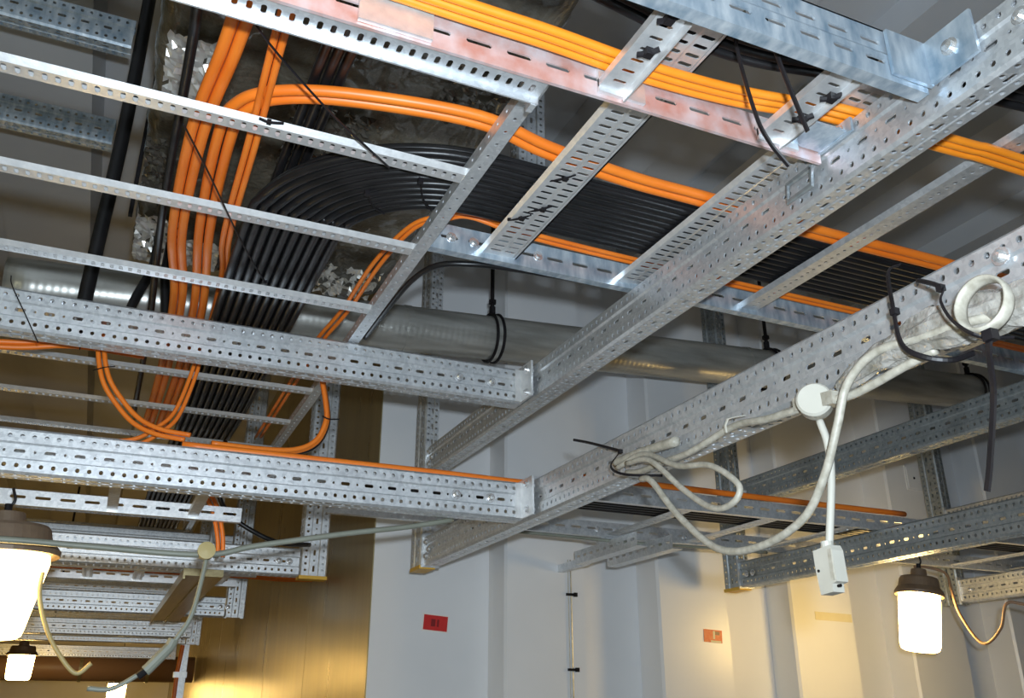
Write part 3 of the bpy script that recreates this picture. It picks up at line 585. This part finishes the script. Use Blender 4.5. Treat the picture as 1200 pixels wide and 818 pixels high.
# ------------------------------------------------------------------ lamps
def lamp(loc, r, hgt, taper, label, hook_top, tilt=(0, 0, 0), gm='glass'):
    t = thing('bulkhead_lamp', label, 'lamp', loc); t.rotation_euler = tilt
    MB().lathe([(r*taper*.80, 0), (r*taper*.93, .006), (r*taper, .022), (r*(taper+(1-taper)*.5), hgt*.5), (r*.985, hgt*.85), (r*.96, hgt)], 36).build('glass', gm, t, True)
    MB().lathe([(r*1.0, hgt-.012), (r*1.16, hgt-.014), (r*1.18, hgt-.002), (r*1.06, hgt+.014), (r*1.02, hgt+.018)], 36).build('rim', 'lampcap', t)
    MB().lathe([(r*1.0, hgt+.012), (r*.93, hgt+.05), (r*.88, hgt+.058), (r*.40, hgt+.062), (r*.36, hgt+.092), (r*.2, hgt+.096)], 36).build('housing', 'lampcap', t)
    MB().tube([(0, 0, hgt+.09), (0, 0, hgt+.115)], .009, 10).build('gland', 'dark', t)
    MB().tube(smooth_path([(0, 0, hgt+.105), (.012, 0, hgt+.125), (.004, 0, hook_top)], 6), .0035, 6).build('hook', 'dark', t)
    return t
lr = lamp((2.985, 2.715, 1.836), .080, .227, .94, 'lit bulkhead lamp hanging at the lower right in front of the grey wall', .375)
lr.rotation_euler = Matrix.Rotation(.15, 4, Vector((.41, .91, 0))).to_euler()
lamp((-.232, 2.50, 1.765), .112, .205, .66, 'lit bulkhead lamp cut by the left edge of the picture', .36, (0, -.05, 0), 'glass_dim')
lamp((-.52, 8.5, 1.86), .098, .20, .92, 'small lit lamp far down the corridor, seen under the beams', .36)
lamp((-.75, 5.6, 1.80), .098, .24, .92, 'unseen lit corridor lamp added near the second corridor post', .36, gm='glass_dim')  # lamp out of view, added to brighten the tan wall
lamp((.30, 11.4, 1.70), .098, .24, .92, 'lit lamp at the far end of the corridor', 2.06)
tag(MB().box(-.62, -.42, 8.47, 8.53, 2.222, 2.245).build('lamp_bar', 'dark'), 'short bar carrying the small far corridor lamp', 'bar')
cable([(3.02, 2.71, 2.165), (3.06, 2.68, 2.160), (3.10, 2.63, 2.132), (3.10, 2.615, 2.07), (3.10, 2.597, 1.97), (3.10, 2.52, 1.855), (3.10, 2.43, 1.90), (3.10, 2.385, 1.985), (3.13, 2.345, 1.985), (3.19, 2.28, 1.955), (3.35, 2.15, 1.94), (3.6, 2.0, 2.02), (3.74, 1.95, 2.12)], .0055, 'copper', 'thin brown lamp cable looping down right of the lit right-hand lamp')
cable([(-.142, 2.46, 1.92), (-.139, 2.46, 1.866), (-.11, 2.46, 1.79), (-.072, 2.46, 1.732), (-.03, 2.46, 1.692), (.0, 2.46, 1.715)], .0055, 'tan', 'yellowish cable hanging below the left-hand lamp')
cable([(-.60, 2.30, 1.96), (-.231, 2.30, 1.966), (-.055, 2.30, 1.963), (.206, 2.30, 1.961), (.329, 2.30, 1.991), (.55, 2.30, 2.038), (.726, 2.30, 2.071), (.85, 2.30, 2.10)], .0075, 'greycable', 'grey-green conduit sagging under the lower cross beam')
cable([(.215, 2.30, 1.955), (.213, 2.30, 1.925), (.199, 2.30, 1.822), (.172, 2.30, 1.765), (.146, 2.30, 1.724), (.10, 2.30, 1.685), (.049, 2.30, 1.655), (.0, 2.30, 1.655)], .0058, 'greycable', 'grey cable hanging from the small conduit box below the corridor arms')
cb = thing('conduit_box', 'small round grey box on the sagging conduit', 'junction box', (.212, 2.295, 1.968))
MB().lathe([(.018, -.014), (.02, -.01), (.02, .008), (.018, .012)], 20, ax=(0, -1, .1)).build('housing', 'greycable', cb); MB().lathe([(.021, .008), (.021, .014), (0, .016)], 20, ax=(0, -1, .1)).build('lid', 'tan', cb)
ic = thing('inline_connector', 'dark inline plug on the hanging grey cable', 'connector', (.148, 2.30, 1.727))
MB().tube([(.018, 0, .036), (.012, 0, .02), (-.028, 0, -.028), (-.034, 0, -.034)], .0125, 10).build('plug', 'greycable', ic); MB().tube([(-.03, 0, -.03), (-.048, 0, -.046)], .009, 10).build('collar', 'dark', ic)
cable([(1.12, 2.84, 2.198), (1.5, 2.83, 2.192), (1.75, 2.835, 2.190), (2.05, 2.83, 2.194), (2.38, 2.84, 2.198)], .006, 'greycable', 'grey cable tied along the lower ladder rail')

# ------------------------------------------------------------------ stickers and wall fittings
def sticker(name, label, x0, x1, z0, z1, m, rot, border=None, cat='sticker', yw=3.335):
    t = thing(name, label, cat, ((x0+x1)/2, yw-.0022, (z0+z1)/2)); t.rotation_euler = (0, rot, 0); a, c = (x1-x0)/2, (z1-z0)/2
    if border: MB().box(-a-.005, a+.005, 0, .002, -c-.005, c+.005).build('border', border, t)
    MB().box(-a, a, -.001, .001, -c, c).build('face', m, t); return t
s = sticker('wall_sticker', 'red sticker with white border on the grey wall below the corner post', 1.180, 1.281, 1.912, 1.970, 'red', .07, 'paper', yw=YW)
for x_, wd, c in ((-.010, .009, .014), (.010, .004, .014)): MB().box(x_-wd, x_+wd, -.0014, 0, -c, c).build('print', 'mark', s)
s = sticker('wall_sticker', 'small torn orange sticker on the grey wall left of the wide post', 2.402, 2.497, 1.892, 1.945, 'orangetag', .05)
MB().box(.012, .034, -.0015, 0, .006, .02).build('print', 'copper', s); MB().box(.0, .01, -.0015, 0, -.012, .022).build('print', 'tape', s); MB().box(-.012, .042, -.0013, 0, -.026, -.018).build('print', 'tape', s)
sticker('tape_strip', 'strip of yellowed masking tape on the wall between two posts', 3.035, 3.255, 2.008, 2.045, 'tape', .02, cat='tape')
wp = thing('wall_plate', 'small blank plate on the grey wall behind the upper dark arm', 'plate', (3.82, YN-.004, 2.76))
MB().box(-.055, .055, 0, .004, -.065, .065).build('plate', 'paint', wp); MB().box(-.045, .045, -.003, 0, -.055, .055).build('cover', 'paint', wp); MB().tube([(0, -.003, 0), (0, -.006, 0)], .006, 10).build('screw', 'dark', wp)
wi = thing('wall_wire', 'thin grey wire running down the grey wall in black clips', 'wire', (1.757, YN-.004, 0))
MB().tube([(0, 0, .3), (0, 0, 2.2)], .0032, 6).build('wire', 'pipe', wi); MB().tube([(-.012, 0, .3), (-.012, 0, 2.2)], .002, 6).build('wire', 'whiteplastic', wi)
for z in (2.059, 1.768, 1.47): MB().box(-.022, .018, -.006, .003, z-.005, z+.005).box(.012, .026, -.009, .003, z-.008, z+.008).build('clip', 'dark', wi)

# ------------------------------------------------------------------ far end of the corridor
fd = thing('corridor_duct', 'brown duct crossing the far end of the corridor', 'duct', (X0, 9.9, 2.02))
MB().tube([(0, 0, 0), (2.54, 0, 0)], .12, 20).build('barrel', 'copper', fd, True)
for x_ in (.9, 1.5, 2.1): MB().tube([(x_, 0, 0), (x_+.03, 0, 0)], .128, 20).build('joint_band', 'olive', fd)
MB().box(1.2, 1.22, -.01, .01, .1, ZC-2.02).build('hanger', 'dark', fd)
ds = thing('drop_rail', 'slim upright rail with orange cable low on the tan wall under the third corridor post', 'rail', (.63, 7.46, 0))
MB().box(-.03, .03, .0, .03, 0, 2.095).build('rail', 'galv', ds)
MB().tube([(-.035, -.01, 0), (-.035, -.01, 1.9), (-.02, .0, 2.09)], .016, 8).build('orange_cable', 'orange', ds)
MB().box(-.06, .035, -.03, .032, 1.86, 1.90).build('clip', 'bright', ds)

tp = tag(MB().tube([(.994, 1.262, 2.078), (.990, 1.258, 2.09), (.994, 1.254, 2.102), (1.006, 1.252, 2.106), (1.03, 1.25, 2.112)], (.0015, .004), 6, flat=(1, 0, 0)).build('cable_tie', 'whiteplastic'), 'small white tie holding the white cable to the cabled arm', 'cable tie')
